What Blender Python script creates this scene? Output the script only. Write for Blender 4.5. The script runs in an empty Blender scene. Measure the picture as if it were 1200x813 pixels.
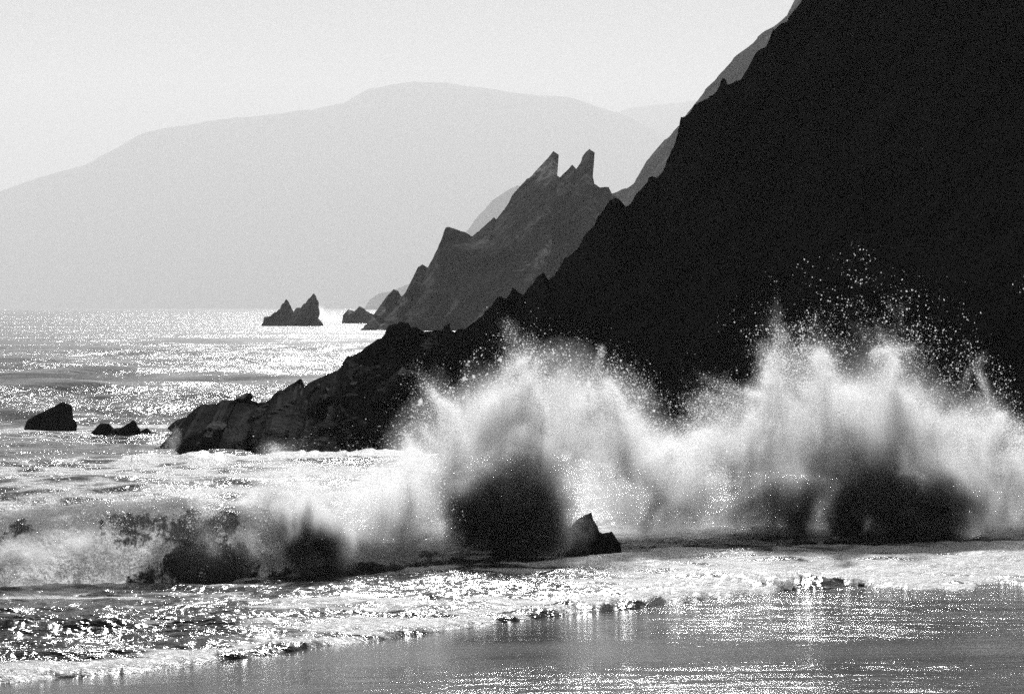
import bpy, math, time
import numpy as np

T0 = time.time()
scene = bpy.context.scene
C = scene.collection

# ---------------------------------------------------------------- camera, sky, sun
CAM_H = 5.0
LENS = 85.0
PITCH = math.atan(45.5 / (1200 * LENS / 36.0))       # horizon sits at row 361 of 813
FPX = 1200 * LENS / 36.0
cam_d = bpy.data.cameras.new('camera')
cam_d.lens = LENS
cam_d.sensor_width = 36.0
cam_d.clip_start = 0.5
cam_d.clip_end = 60000.0
cam = bpy.data.objects.new('camera', cam_d)
C.objects.link(cam)
cam.location = (0, 0, CAM_H)
cam.rotation_euler = (math.pi / 2 - PITCH, 0, 0)
scene.camera = cam

SUN_EL, SUN_AZ = 36.0, 3.0                            # degrees; azimuth to the right of +Y
world = bpy.data.worlds.new('World')
scene.world = world
world.use_nodes = True
wn = world.node_tree
wn.nodes.clear()
sky = wn.nodes.new('ShaderNodeTexSky')
sky.sky_type = 'NISHITA'
sky.sun_disc = False
sky.sun_elevation = math.radians(SUN_EL)
sky.sun_rotation = math.radians(SUN_AZ)
sky.air_density = 0.12
sky.dust_density = 0.1
sky.ozone_density = 1.0
bw = wn.nodes.new('ShaderNodeRGBToBW')                # the photograph is black and white
bg = wn.nodes.new('ShaderNodeBackground')
bg.inputs['Strength'].default_value = 0.05
wo = wn.nodes.new('ShaderNodeOutputWorld')
wn.links.new(sky.outputs[0], bw.inputs[0])
wn.links.new(bw.outputs[0], bg.inputs['Color'])
wn.links.new(bg.outputs[0], wo.inputs['Surface'])

sun_d = bpy.data.lights.new('sun', 'SUN')
sun_d.energy = 5.0
sun_d.angle = math.radians(0.5)
sun_d.color = (1.0, 1.0, 1.0)
sun = bpy.data.objects.new('sun', sun_d)
C.objects.link(sun)
sun.location = (0, 0, 60)
sun.rotation_euler = (math.radians(-(90 - SUN_EL)), 0, math.radians(-SUN_AZ))

scene.view_settings.view_transform = 'Standard'
scene.view_settings.look = 'None'
scene.view_settings.gamma = 1.0
scene.view_settings.exposure = 0.66
cy = scene.cycles
cy.use_denoising = False
cy.max_bounces = 6
cy.diffuse_bounces = 2
cy.glossy_bounces = 2
cy.transmission_bounces = 2
cy.transparent_max_bounces = 24
cy.volume_bounces = 1
cy.volume_step_rate = 1.5
cy.volume_max_steps = 512
cy.caustics_reflective = False
cy.caustics_refractive = False

# ---------------------------------------------------------------- helpers
ct, st = math.cos(PITCH), math.sin(PITCH)


def at(px, py, D):
    """photo pixel (1200x813) at depth Y = D -> world point"""
    u = (px - 600.0) / FPX
    v = (406.5 - py) / FPX
    d = np.array([u, ct + v * st, -st + v * ct])
    return np.array([0, 0, CAM_H]) + d * (D / d[1])


def gd(py):
    """depth at which a row meets the sea level z = 0"""
    v = (406.5 - py) / FPX
    return CAM_H * (ct + v * st) / (st - v * ct)


def gx(px, py):
    p = at(px, py, gd(py))
    return p[0], p[1]


def _hash(ix, iy, iz, seed):
    h = (ix.astype(np.int64) * 374761393 + iy.astype(np.int64) * 668265263 + iz.astype(np.int64) * 2147483647 + seed * 974634777) & 0xffffffff
    h = ((h ^ (h >> 13)) * 1274126177) & 0xffffffff
    h = ((h ^ (h >> 16)) * 2246822519) & 0xffffffff
    return ((h ^ (h >> 15)) & 0xffffff).astype(np.float32) / float(0xffffff)


def noise3(x, y, z, seed=0):
    """smooth value noise, -1..1"""
    x = np.asarray(x, np.float32); y = np.asarray(y, np.float32); z = np.asarray(z, np.float32)
    x, y, z = np.broadcast_arrays(x, y, z)
    xi = np.floor(x); yi = np.floor(y); zi = np.floor(z)
    fx = x - xi; fy = y - yi; fz = z - zi
    fx = fx * fx * fx * (fx * (fx * 6 - 15) + 10); fy = fy * fy * fy * (fy * (fy * 6 - 15) + 10); fz = fz * fz * fz * (fz * (fz * 6 - 15) + 10)
    xi = xi.astype(np.int64); yi = yi.astype(np.int64); zi = zi.astype(np.int64)
    def L(a, b, t): return a + (b - a) * t
    c00 = L(_hash(xi, yi, zi, seed), _hash(xi + 1, yi, zi, seed), fx)
    c10 = L(_hash(xi, yi + 1, zi, seed), _hash(xi + 1, yi + 1, zi, seed), fx)
    c01 = L(_hash(xi, yi, zi + 1, seed), _hash(xi + 1, yi, zi + 1, seed), fx)
    c11 = L(_hash(xi, yi + 1, zi + 1, seed), _hash(xi + 1, yi + 1, zi + 1, seed), fx)
    return L(L(c00, c10, fy), L(c01, c11, fy), fz) * 2 - 1


def noise2(x, y, seed=0):
    x = np.asarray(x, np.float32); y = np.asarray(y, np.float32)
    x, y = np.broadcast_arrays(x, y)
    xi = np.floor(x); yi = np.floor(y)
    fx = x - xi; fy = y - yi
    fx = fx * fx * fx * (fx * (fx * 6 - 15) + 10); fy = fy * fy * fy * (fy * (fy * 6 - 15) + 10)
    xi = xi.astype(np.int64); yi = yi.astype(np.int64); zi = np.zeros_like(xi)
    a = _hash(xi, yi, zi, seed); b = _hash(xi + 1, yi, zi, seed)
    c = _hash(xi, yi + 1, zi, seed); d = _hash(xi + 1, yi + 1, zi, seed)
    p = a + (b - a) * fx; q = c + (d - c) * fx
    return (p + (q - p) * fy) * 2 - 1


def fbm3(x, y, z, oct=4, seed=0, gain=0.5):
    s = 0; a = 1; n = 0; f = 1.0
    for k in range(oct):
        s = s + a * noise3(x * f, y * f, z * f, seed + k * 17); n += a; a *= gain; f *= 2.03
    return s / n


def fbm2(x, y, oct=4, seed=0, gain=0.5):
    s = 0; a = 1; n = 0; f = 1.0
    for k in range(oct):
        s = s + a * noise2(x * f, y * f, seed + k * 17); n += a; a *= gain; f *= 2.03
    return s / n


def crag(n, seed, spacing=9.0):
    """broken, angular 1-D profile: straight runs between random knots at three sizes"""
    rg = np.random.RandomState(seed); out = np.zeros(n); a = 1.0
    for k in range(3):
        kn = np.cumsum(rg.uniform(0.4, 1.6, int(n / (spacing * 0.4)) + 6) * spacing) - spacing
        out += a * np.interp(np.arange(n), kn, rg.uniform(-1, 1, len(kn)))
        a *= 0.6; spacing = max(1.6, spacing * 0.42)
    return out / 1.96


def sstep(a, b, x):
    t = np.clip((x - a) / (b - a), 0, 1)
    return t * t * (3 - 2 * t)


def mesh_np(name, V, F, mat, smooth=False, attrs=None):
    """mesh from arrays; F is (n,3) or (n,4)"""
    V = np.asarray(V, np.float32); F = np.asarray(F, np.int32)
    me = bpy.data.meshes.new(name)
    me.vertices.add(len(V)); me.vertices.foreach_set('co', V.ravel())
    k = F.shape[1]
    me.loops.add(F.size); me.loops.foreach_set('vertex_index', F.ravel())
    me.polygons.add(len(F))
    me.polygons.foreach_set('loop_start', np.arange(0, F.size, k, dtype=np.int32))
    me.polygons.foreach_set('loop_total', np.full(len(F), k, np.int32))
    me.polygons.foreach_set('use_smooth', np.full(len(F), smooth, bool))
    for an, av in (attrs or {}).items():
        at_ = me.attributes.new(an, 'FLOAT', 'POINT')
        at_.data.foreach_set('value', np.asarray(av, np.float32).ravel())
    me.update(calc_edges=True)
    me.validate()
    if mat: me.materials.append(mat)
    return me


def obj(name, me, parent=None, label=None, cat=None, group=None, kind=None):
    o = bpy.data.objects.new(name, me)
    C.objects.link(o)
    if parent: o.parent = parent
    if label: o['label'] = label
    if cat: o['category'] = cat
    if group: o['group'] = group
    if kind: o['kind'] = kind
    return o


def empty(name, loc, **kw):
    o = obj(name, None, **kw)
    o.location = loc
    o.empty_display_size = 0.3
    return o


def grid_faces(nu, nv, wrap=False):
    """vertex index = i*nv + j"""
    i = np.arange(nu if wrap else nu - 1); j = np.arange(nv - 1)
    I, J = np.meshgrid(i, j, indexing='ij')
    I2 = (I + 1) % nu
    return np.stack([I * nv + J, I2 * nv + J, I2 * nv + J + 1, I * nv + J + 1], -1).reshape(-1, 4)


class NT:
    """small node-tree helper"""
    def __init__(s, name):
        s.m = bpy.data.materials.new(name); s.m.use_nodes = True
        s.t = s.m.node_tree; s.t.nodes.clear()
        s.out = s.t.nodes.new('ShaderNodeOutputMaterial')
    def n(s, typ, **kw):
        nd = s.t.nodes.new('ShaderNode' + typ)
        for k, v in kw.items():
            if k.startswith('i_'):
                key = k[2:].replace('_', ' ')
                nd.inputs[key].default_value = v
            else:
                setattr(nd, k, v)
        return nd
    def l(s, a, b): s.t.links.new(a, b)
    def math(s, op, a, b=None, c=None, clamp=False):
        nd = s.n('Math', operation=op, use_clamp=clamp)
        for q, v in enumerate((a, b, c)):
            if v is None: continue
            if isinstance(v, (int, float)): nd.inputs[q].default_value = v
            else: s.l(v, nd.inputs[q])
        return nd.outputs[0]
    def pos(s, scale=(1, 1, 1)):
        g = s.n('NewGeometry')
        mp = s.n('Mapping')
        mp.inputs['Scale'].default_value = scale
        s.l(g.outputs['Position'], mp.inputs['Vector'])
        return mp.outputs[0]
    def noise(s, vec, scale, detail=4, rough=0.5, dist=0.0):
        nd = s.n('TexNoise', i_Scale=scale, i_Detail=detail, i_Roughness=rough, i_Distortion=dist)
        s.l(vec, nd.inputs['Vector'])
        return nd.outputs['Fac']
    def ramp(s, fac, a, b):
        nd = s.n('MapRange', interpolation_type='SMOOTHSTEP')
        nd.inputs['From Min'].default_value = a; nd.inputs['From Max'].default_value = b
        s.l(fac, nd.inputs['Value'])
        return nd.outputs[0]
    def grey(s, fac, lo, hi):
        nd = s.n('MapRange')
        nd.inputs['To Min'].default_value = lo; nd.inputs['To Max'].default_value = hi
        s.l(fac, nd.inputs['Value'])
        return nd.outputs[0]


# ---------------------------------------------------------------- materials
def rock_material(name, lo, hi, rough, scale, bump, sheen=0.0, lit_edge=0.0):
    m = NT(name)
    p = m.pos((1, 1, 1))
    rot = m.n('VectorRotate', rotation_type='AXIS_ANGLE')
    rot.inputs['Axis'].default_value = (0, 1, 0); rot.inputs['Angle'].default_value = math.radians(-50) * -1
    m.l(p, rot.inputs['Vector'])
    mp = m.n('Mapping'); mp.inputs['Scale'].default_value = (0.18, 0.5, 1.0)
    m.l(rot.outputs[0], mp.inputs['Vector'])
    streak = m.noise(mp.outputs[0], 1.6 * scale, 7, 0.62)
    fine = m.noise(p, 4.0 * scale, 6, 0.6)
    mix = m.math('ADD', m.math('MULTIPLY', streak, 0.6), m.math('MULTIPLY', fine, 0.4))
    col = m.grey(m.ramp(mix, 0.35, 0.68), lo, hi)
    if lit_edge > 0:  # light on bedding edges, put into the colour as thin pale streaks
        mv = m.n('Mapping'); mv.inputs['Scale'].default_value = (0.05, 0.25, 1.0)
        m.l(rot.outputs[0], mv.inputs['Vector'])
        lit = m.ramp(m.noise(mv.outputs[0], 1.3 * scale, 3, 0.55, 0.3), 0.56, 0.68)
        lit = m.math('MULTIPLY', lit, m.ramp(fine, 0.35, 0.6))
        col = m.math('ADD', col, m.math('MULTIPLY', lit, lit_edge))
    b = m.n('Bump', i_Strength=bump, i_Distance=0.25 / scale)
    m.l(mix, b.inputs['Height'])
    df = m.n('BsdfDiffuse'); m.l(col, df.inputs['Color']); m.l(b.outputs[0], df.inputs['Normal'])
    gl = m.n('BsdfGlossy'); gl.inputs['Roughness'].default_value = rough; m.l(b.outputs[0], gl.inputs['Normal'])
    mx = m.n('MixShader'); mx.inputs[0].default_value = sheen
    m.l(df.outputs[0], mx.inputs[1]); m.l(gl.outputs[0], mx.inputs[2])
    m.l(mx.outputs[0], m.out.inputs['Surface'])
    return m.m


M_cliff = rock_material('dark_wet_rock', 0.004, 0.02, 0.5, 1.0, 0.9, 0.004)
M_shore = rock_material('wet_shore_rock', 0.005, 0.025, 0.4, 2.2, 1.0, 0.006)
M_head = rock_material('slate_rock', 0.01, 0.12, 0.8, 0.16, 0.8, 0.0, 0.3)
M_hill = rock_material('heath_hill', 0.03, 0.06, 0.9, 0.03, 0.5)


def water_material():
    m = NT('sea_water')
    p = m.pos((1, 1, 1))
    # ripples at several sizes
    pw = m.pos((0.55, 1.0, 1.0))
    big = m.noise(pw, 0.35, 6, 0.62, 0.4)
    mid = m.noise(pw, 1.7, 5, 0.6, 0.3)
    fine = m.noise(p, 7.0, 4, 0.6)
    lod = m.n('Attribute', attribute_name='lod').outputs['Fac']
    near = m.math('SUBTRACT', 1.0, lod, clamp=True)
    patch = m.noise(m.pos((0.012, 0.05, 1)), 1.0, 4, 0.6)
    pfac = m.grey(m.ramp(patch, 0.36, 0.62), 0.35, 1.35)
    b1 = m.n('Bump', i_Strength=1.0); m.l(m.math('MULTIPLY', pfac, 0.9), b1.inputs['Distance']); m.l(big, b1.inputs['Height'])
    b2 = m.n('Bump', i_Strength=1.0); m.l(m.math('MULTIPLY', m.math('MULTIPLY', pfac, near), 0.17), b2.inputs['Distance']); m.l(mid, b2.inputs['Height']); m.l(b1.outputs[0], b2.inputs['Normal'])
    b3 = m.n('Bump', i_Strength=0.8); m.l(m.math('MULTIPLY', near, 0.018), b3.inputs['Distance']); m.l(fine, b3.inputs['Height']); m.l(b2.outputs[0], b3.inputs['Normal'])
    w = m.n('BsdfPrincipled')
    w.inputs['Base Color'].default_value = (0.02, 0.02, 0.02, 1)
    m.l(m.grey(lod, 0.17, 0.24), w.inputs['Roughness'])
    w.inputs['IOR'].default_value = 1.33
    m.l(b3.outputs[0], w.inputs['Normal'])
    # foam: amount from the mesh, broken into lace by noise
    fa = m.n('Attribute', attribute_name='foam')
    pf = m.pos((0.45, 1.0, 1.0))
    n1 = m.noise(pf, 1.3, 6, 0.65, 0.8)
    vor = m.n('TexVoronoi', feature='DISTANCE_TO_EDGE', i_Scale=1.4)
    wv = m.n('Mix', data_type='VECTOR'); wv.inputs['Factor'].default_value = 0.12
    nv = m.n('TexNoise', i_Scale=2.0, i_Detail=4.0); m.l(p, nv.inputs['Vector'])
    m.l(pf, wv.inputs[4]); m.l(nv.outputs['Color'], wv.inputs[5])
    m.l(wv.outputs[1], vor.inputs['Vector'])
    lace = m.math('SUBTRACT', 0.28, m.math('MULTIPLY', vor.outputs['Distance'], 1.1))
    nn = m.math('ADD', m.math('MULTIPLY', n1, 1.0), m.math('MULTIPLY', lace, 0.7))
    s = m.math('ADD', m.math('MULTIPLY', fa.outputs['Fac'], 1.0), m.math('SUBTRACT', nn, 0.62))
    fac = m.ramp(s, 0.34, 0.6)
    fb = m.n('Bump', i_Strength=1.0, i_Distance=0.14)
    fn = m.noise(p, 5.0, 6, 0.7); m.l(fn, fb.inputs['Height'])
    dif = m.n('BsdfDiffuse'); dif.inputs['Color'].default_value = (0.8, 0.8, 0.8, 1); m.l(fb.outputs[0], dif.inputs['Normal'])
    tr = m.n('BsdfTranslucent'); tr.inputs['Color'].default_value = (0.8, 0.8, 0.8, 1); m.l(fb.outputs[0], tr.inputs['Normal'])
    gl = m.n('BsdfGlossy'); gl.inputs['Roughness'].default_value = 0.3; gl.inputs['Color'].default_value = (0.8, 0.8, 0.8, 1); m.l(fb.outputs[0], gl.inputs['Normal'])
    f1 = m.n('MixShader'); f1.inputs[0].default_value = 0.2; m.l(dif.outputs[0], f1.inputs[1]); m.l(tr.outputs[0], f1.inputs[2])
    f2 = m.n('MixShader'); f2.inputs[0].default_value = 0.12; m.l(f1.outputs[0], f2.inputs[1]); m.l(gl.outputs[0], f2.inputs[2])
    mx = m.n('MixShader'); m.l(fac, mx.inputs[0]); m.l(w.outputs[0], mx.inputs[1]); m.l(f2.outputs[0], mx.inputs[2])
    m.l(mx.outputs[0], m.out.inputs['Surface'])
    return m.m


def wave_material():
    """falling sheet of the breaker: streaks of foam over dark water"""
    m = NT('breaking_water')
    at_u = m.n('Attribute', attribute_name='wu'); at_v = m.n('Attribute', attribute_name='wv')
    cb = m.n('CombineXYZ'); m.l(at_u.outputs['Fac'], cb.inputs[0]); m.l(at_v.outputs['Fac'], cb.inputs[1])
    mp = m.n('Mapping'); mp.inputs['Scale'].default_value = (3.2, 0.8, 1); m.l(cb.outputs[0], mp.inputs['Vector'])
    n1 = m.noise(mp.outputs[0], 1.5, 7, 0.68, 0.5)
    n2 = m.noise(m.pos(), 2.2, 6, 0.65, 0.6)
    n3 = m.noise(m.pos(), 11.0, 4, 0.6)
    fa = m.n('Attribute', attribute_name='foam')
    s = m.math('ADD', m.math('MULTIPLY', n1, 0.5), m.math('MULTIPLY', n2, 0.5))
    s = m.math('ADD', s, m.math('MULTIPLY', m.math('SUBTRACT', n3, 0.5), 0.35))
    s = m.math('ADD', s, m.math('MULTIPLY', m.math('SUBTRACT', fa.outputs['Fac'], 0.5), 0.55))
    fac = m.ramp(s, 0.45, 0.57)
    b = m.n('Bump', i_Strength=1.0, i_Distance=0.22); m.l(s, b.inputs['Height'])
    w = m.n('BsdfPrincipled'); w.inputs['Base Color'].default_value = (0.03, 0.03, 0.03, 1)
    w.inputs['Roughness'].default_value = 0.2; w.inputs['IOR'].default_value = 1.33; m.l(b.outputs[0], w.inputs['Normal'])
    dif = m.n('BsdfDiffuse'); dif.inputs['Color'].default_value = (0.8, 0.8, 0.8, 1); m.l(b.outputs[0], dif.inputs['Normal'])
    tr = m.n('BsdfTranslucent'); tr.inputs['Color'].default_value = (0.85, 0.85, 0.85, 1); m.l(b.outputs[0], tr.inputs['Normal'])
    f1 = m.n('MixShader'); f1.inputs[0].default_value = 0.78; m.l(dif.outputs[0], f1.inputs[1]); m.l(tr.outputs[0], f1.inputs[2])
    mx = m.n('MixShader'); m.l(fac, mx.inputs[0]); m.l(w.outputs[0], mx.inputs[1]); m.l(f1.outputs[0], mx.inputs[2])
    th = m.n('Attribute', attribute_name='thin')
    tp = m.n('BsdfTransparent'); tp.inputs['Color'].default_value = (0.95, 0.95, 0.95, 1)
    mt = m.n('MixShader'); m.l(th.outputs['Fac'], mt.inputs[0]); m.l(mx.outputs[0], mt.inputs[1]); m.l(tp.outputs[0], mt.inputs[2])
    m.l(mt.outputs[0], m.out.inputs['Surface'])
    return m.m


def sand_material():
    m = NT('wet_sand')
    p = m.pos((0.3, 1.0, 1.0)); p.node.inputs['Rotation'].default_value = (0, 0, math.radians(5))
    rip = m.noise(p, 2.4, 5, 0.62, 1.6)
    big = m.noise(m.pos((0.12, 0.5, 1)), 0.9, 3, 0.5)
    gr = m.noise(m.pos(), 60.0, 3, 0.6)
    b1 = m.n('Bump', i_Strength=1.0); m.l(m.math('ADD', m.math('MULTIPLY', m.n('Attribute', attribute_name='film').outputs['Fac'], 0.07), 0.006), b1.inputs['Distance']); m.l(rip, b1.inputs['Height'])
    b2 = m.n('Bump', i_Strength=0.6, i_Distance=0.0015); m.l(gr, b2.inputs['Height']); m.l(b1.outputs[0], b2.inputs['Normal'])
    pr = m.n('BsdfPrincipled')
    m.l(m.grey(big, 0.035, 0.07), pr.inputs['Base Color'])
    m.l(m.grey(m.ramp(big, 0.35, 0.65), 0.09, 0.15), pr.inputs['Roughness'])
    pr.inputs['IOR'].default_value = 1.11
    m.l(b2.outputs[0], pr.inputs['Normal'])
    m.l(pr.outputs[0], m.out.inputs['Surface'])
    return m.m


def drop_material():
    m = NT('water_droplets')
    tr = m.n('BsdfTranslucent'); tr.inputs['Color'].default_value = (0.95, 0.95, 0.95, 1)
    tp = m.n('BsdfTransparent')
    df = m.n('BsdfDiffuse'); df.inputs['Color'].default_value = (0.9, 0.9, 0.9, 1)
    a = m.n('MixShader'); a.inputs[0].default_value = 0.25; m.l(tr.outputs[0], a.inputs[1]); m.l(df.outputs[0], a.inputs[2])
    b = m.n('MixShader'); b.inputs[0].default_value = 0.45; m.l(a.outputs[0], b.inputs[1]); m.l(tp.outputs[0], b.inputs[2])
    m.l(b.outputs[0], m.out.inputs['Surface'])
    return m.m


def mist_material():
    m = NT('fine_spray')
    v = m.n('VolumePrincipled')
    v.inputs['Color'].default_value = (1, 1, 1, 1)
    v.inputs['Density'].default_value = 1.0
    v.inputs['Anisotropy'].default_value = 0.62
    v.inputs['Density Attribute'].default_value = 'density'
    m.l(v.outputs[0], m.out.inputs['Volume'])
    return m.m


M_water = water_material(); M_wave = wave_material(); M_sand = sand_material(); M_drop = drop_material(); M_mist = mist_material()

# ---------------------------------------------------------------- plan of the shore (metres)
def curve(pts):
    pts = sorted(pts); xs = np.array([p[0] for p in pts]); ys = np.array([p[1] for p in pts])
    return lambda x: np.interp(x, xs, ys)


def curve_px(rows):
    return curve([gx(px, py) for px, py in rows])


# foot of the breaker and edge of the swash, as Y over X
wave_y = curve([(-40, 36.5), (-14, 41.5)] + [gx(*r) for r in [(0, 692), (160, 686), (280, 680), (420, 672), (560, 660), (690, 643), (850, 638), (1190, 632)]] + [(16, 52.6), (40, 54)])
swash_y = curve([(-60, 20), (-20, 27), (-10, 31)] + [gx(*r) for r in [(0, 800), (200, 783), (400, 757), (600, 730), (750, 712), (830, 701), (950, 692)]] + [(8, 43.0), (12, 42.8), (30, 43), (80, 42)])
BASE = [(195, 540), (260, 541), (350, 536), (430, 532), (520, 528), (620, 530), (760, 531), (900, 533), (1060, 536), (1200, 538)]
base_y = curve([gx(*r) for r in BASE] + [(40, 74), (90, 66)])
base_x0 = gx(195, 540)[0]


def sand_z(x, y):
    return 0.022 * (swash_y(x) - y)


# ---------------------------------------------------------------- sea
def build_sea():
    u = np.concatenate([np.linspace(-1.6, -0.27, 50, endpoint=False), np.linspace(-0.27, 0.27, 940), np.linspace(0.27, 1.6, 51)[1:]])
    inv = np.linspace(1 / 27.0, 1 / 20000.0, 640)
    D = 1 / inv
    U, Dg = np.meshgrid(u, D, indexing='ij')
    X = U * Dg; Y = Dg.copy()
    row = np.gradient(D)[None, :] + 0 * X
    z = np.zeros_like(X)
    rng = np.random.RandomState(5)
    off = sstep(-1.0, 10.0, Y - wave_y(X) - 2.0)           # 0 inside the breaker, 1 offshore
    calm = 1 - 0.6 * np.exp(-((Y - 88) / 22.0) ** 2) - 0.5 * sstep(30, 4, Y - wave_y(X)) * (Y < 80)
    calm = np.clip(calm, 0.2, 1)
    for k in range(34):
        lam = 1.1 * (1.105 ** k)                            # 1.1 .. 30 m
        ang = rng.normal(0, 0.45)
        kx = math.sin(ang) * 2 * math.pi / lam; ky = math.cos(ang) * 2 * math.pi / lam
        amp = 0.0085 * lam ** 0.75 * rng.uniform(0.6, 1.2)
        fade = np.clip((lam / (row * 2.5)) - 0.6, 0, 1)
        wob = 1.2 * noise2(X / (lam * 2.5), Y / (lam * 2.5), 100 + k)
        ph = kx * X + ky * Y + rng.uniform(0, 6.28) + wob
        s = np.sin(ph)
        z += amp * fade * (s + 0.35 * s * np.abs(s)) * (0.3 + 0.7 * off) * calm
    # chop inside the surf
    chop = fbm2(X * 0.9, Y * 1.7, 5, 31, 0.55)
    inside = 1 - off
    z += inside * 0.10 * chop
    # the swell carrying the breaker: back slope behind the falling sheet
    d = Y - wave_y(X)
    Hs = (0.35 + 0.1 * noise2(X * 0.3, X * 0 + 3.3, 8)) * (0.35 + 0.65 * sstep(-1, -4, X))
    z += Hs * np.where(d > 0.55, np.exp(-((d - 1.3) / 3.0) ** 2), 0) * sstep(0.35, 1.1, d)
    # swash: thin sheet whose lumpy front runs up the sand
    e = Y - (swash_y(X) + sstep(2, 6, X) * (1.5 * fbm2(X * 0.55, X * 0 + 4.4, 4, 6, 0.6) + 0.5 * fbm2(X * 1.2, Y * 2.0, 3, 7)) + 0.55 * fbm2(X * 0.45, X * 0 + 7.7, 3, 3) + 0.22 * fbm2(X * 1.7, X * 0 + 1.7, 4, 4, 0.6))
    lipw = 0.5 + 0.5 * noise2(X * 0.35, X * 0, 12)
    lip_far = sstep(6.5, 3.0, X)                             # thin film on the right side
    sz = sand_z(X, Y)
    lip = (0.02 + (0.045 + 0.05 * np.maximum(0, lipw)) * lip_far + 0.075 * np.exp(-((X - 2.0) / 1.5) ** 2)) * np.exp(-((e - 0.6) / 0.5) ** 2) * (0.9 + 0.6 * fbm2(X * 1.6, Y * 4.0, 5, 41, 0.65))
    sheet = sz * sstep(2.5, 0.0, e) + 0.025 + 0.05 * chop * sstep(0.2, 2, e) + np.maximum(lip, 0)
    sheet = sheet + 0.045 * fbm2(X * 5.0, Y * 7.0, 3, 45, 0.6) * np.exp(-((e - 0.9) / 1.0) ** 2)
    b2 = sstep(0.0, 0.3, e)
    z = np.where(e > 0, z * sstep(0.2, 3.0, e) * 1.0 + (sheet * b2 + (sz - 0.05) * (1 - b2)) * sstep(5.0, 1.5, e), sz - 0.05 - 0.02 * np.minimum(-e, 20))
    dcl = base_y(X) - Y
    z += np.where(X > base_x0 - 1, 0.5 * np.exp(-((dcl - 0.3) / 1.0) ** 2) * np.clip(0.25 + fbm2(X * 0.8, Y * 1.2, 4, 91), 0, 1), 0)
    # small second ridges left of centre, between breaker and swash
    for (px, py, ln, hh) in [(20, 748, 1.2, .2), (110, 742, 1.4, .14), (330, 738, 1.8, .10), (860, 689, 1.6, .16), (935, 685, 1.6, .14), (560, 705, 1.6, .1)]:
        cx, cyy = gx(px, py)
        z += hh * np.clip(0.85 + 0.9 * fbm2(X * 1.6, Y * 3.5, 4, 47, 0.6), 0, 2) * np.exp(-((X - cx) / ln) ** 2 - ((Y - cyy - 0.12 * (X - cx)) / 0.45) ** 2)
    # foam amount
    foam = np.zeros_like(X)
    nlow = fbm2(X * 0.16, Y * 0.42, 4, 51)
    nmid = fbm2(X * 0.6, Y * 1.5, 4, 57)
    foam += (0.62 + 0.3 * sstep(-3, 0, X)) * sstep(15, 1, d) * (d > 0) * (0.75 + 0.5 * nlow)
    surf = (e > 0) & (d <= 0.8)
    right = sstep(-1.5, 3.5, X)
    foam = np.where(surf, 0.26 + 0.34 * nlow + 0.36 * right + 0.16 * nmid + 0.34 * fbm2(X * 0.35, Y * 2.4 + 0.2 * X, 4, 59), foam)
    foam = np.where(surf, np.maximum(foam, ((0.42 + 0.65 * nmid) * np.exp(-((e - 0.9) / 1.3) ** 2) + 0.2) * (1 - 0.35 * sstep(3, 6, X) * sstep(1.6, 0.0, e))), foam)
    foam = np.where(surf, np.maximum(foam, 0.55 * np.exp(-(d / 0.6) ** 2)), foam)
    # broken water round the rocks and along the foot of the cliff
    dc = base_y(X) - Y
    cl = (X > base_x0 - 1.5)
    foam = np.where(cl & (dc > -3) & (d > 0), np.maximum(foam, 0.72 * np.exp(-((dc - 0.2) / 1.8) ** 2) + 0.25 * np.exp(-((dc - 3) / 7) ** 2)), foam)
    rz = np.exp(-((Y - 96) / 20.0) ** 2) * sstep(2, -6, X + 4)
    foam = np.maximum(foam, rz * (0.38 + 0.42 * nlow))
    foam = np.maximum(foam, (0.5 + 0.3 * nlow) * sstep(88, 76, Y) * sstep(10, 22, d) * 0.9)
    far = sstep(110, 160, Y)
    foam = np.where(far > 0, foam * (1 - far) + far * np.clip(0.05 + 0.3 * fbm2(X * 0.02, Y * 0.03, 4, 77), 0, .3), foam)
    for (px, py, D0) in [(340, 382, None), (420, 374, None), (470, 386, None)]:
        cx, cyy = gx(px, py)
        r = np.hypot((X - cx) / 14.0, (Y - cyy) / 40.0)
        foam = np.maximum(foam, 0.75 * np.exp(-r * r))
    V = np.stack([X, Y, z], -1).reshape(-1, 3)
    me = mesh_np('sea', V, grid_faces(len(u), len(D)), M_water, True, {'foam': foam, 'lod': sstep(55, 420, Y)})
    obj('sea', me, label='grey glittering sea with foam streaks reaching to the horizon', kind='structure')


build_sea()

# ---------------------------------------------------------------- beach
def build_beach():
    xs = np.linspace(-150, 150, 301); ys = np.concatenate([np.linspace(-60, 24, 30, endpoint=False), np.linspace(24, 48, 120), np.linspace(48.5, 64, 20)])
    X, Y = np.meshgrid(xs, ys, indexing='ij')
    z = np.minimum(sand_z(X, Y), 1.6 + 0 * X)
    z += 0.012 * fbm2(X * 0.25, Y * 0.9, 3, 61) * sstep(46, 42, Y)
    z = np.where(Y > swash_y(X) + 1.5, z - 0.12, z)
    film = sstep(1.0, 4.5, X + 1.2 * fbm2(X * .3, Y * .6, 3, 63)) * sstep(33.5, 36.5, Y + 0.9 * fbm2(X * .4, Y * .5, 3, 64)) + 0.8 * sstep(34.0, 31.6, Y + 0.5 * fbm2(X * .4, Y * .5, 3, 65)) * sstep(-4, 1, X)
    V = np.stack([X, Y, z], -1).reshape(-1, 3)
    obj('beach', mesh_np('beach', V, grid_faces(len(xs), len(ys)), M_sand, True, {'film': film}), label='flat wet grey sand beach rippled and shining', kind='structure')


build_beach()

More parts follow.
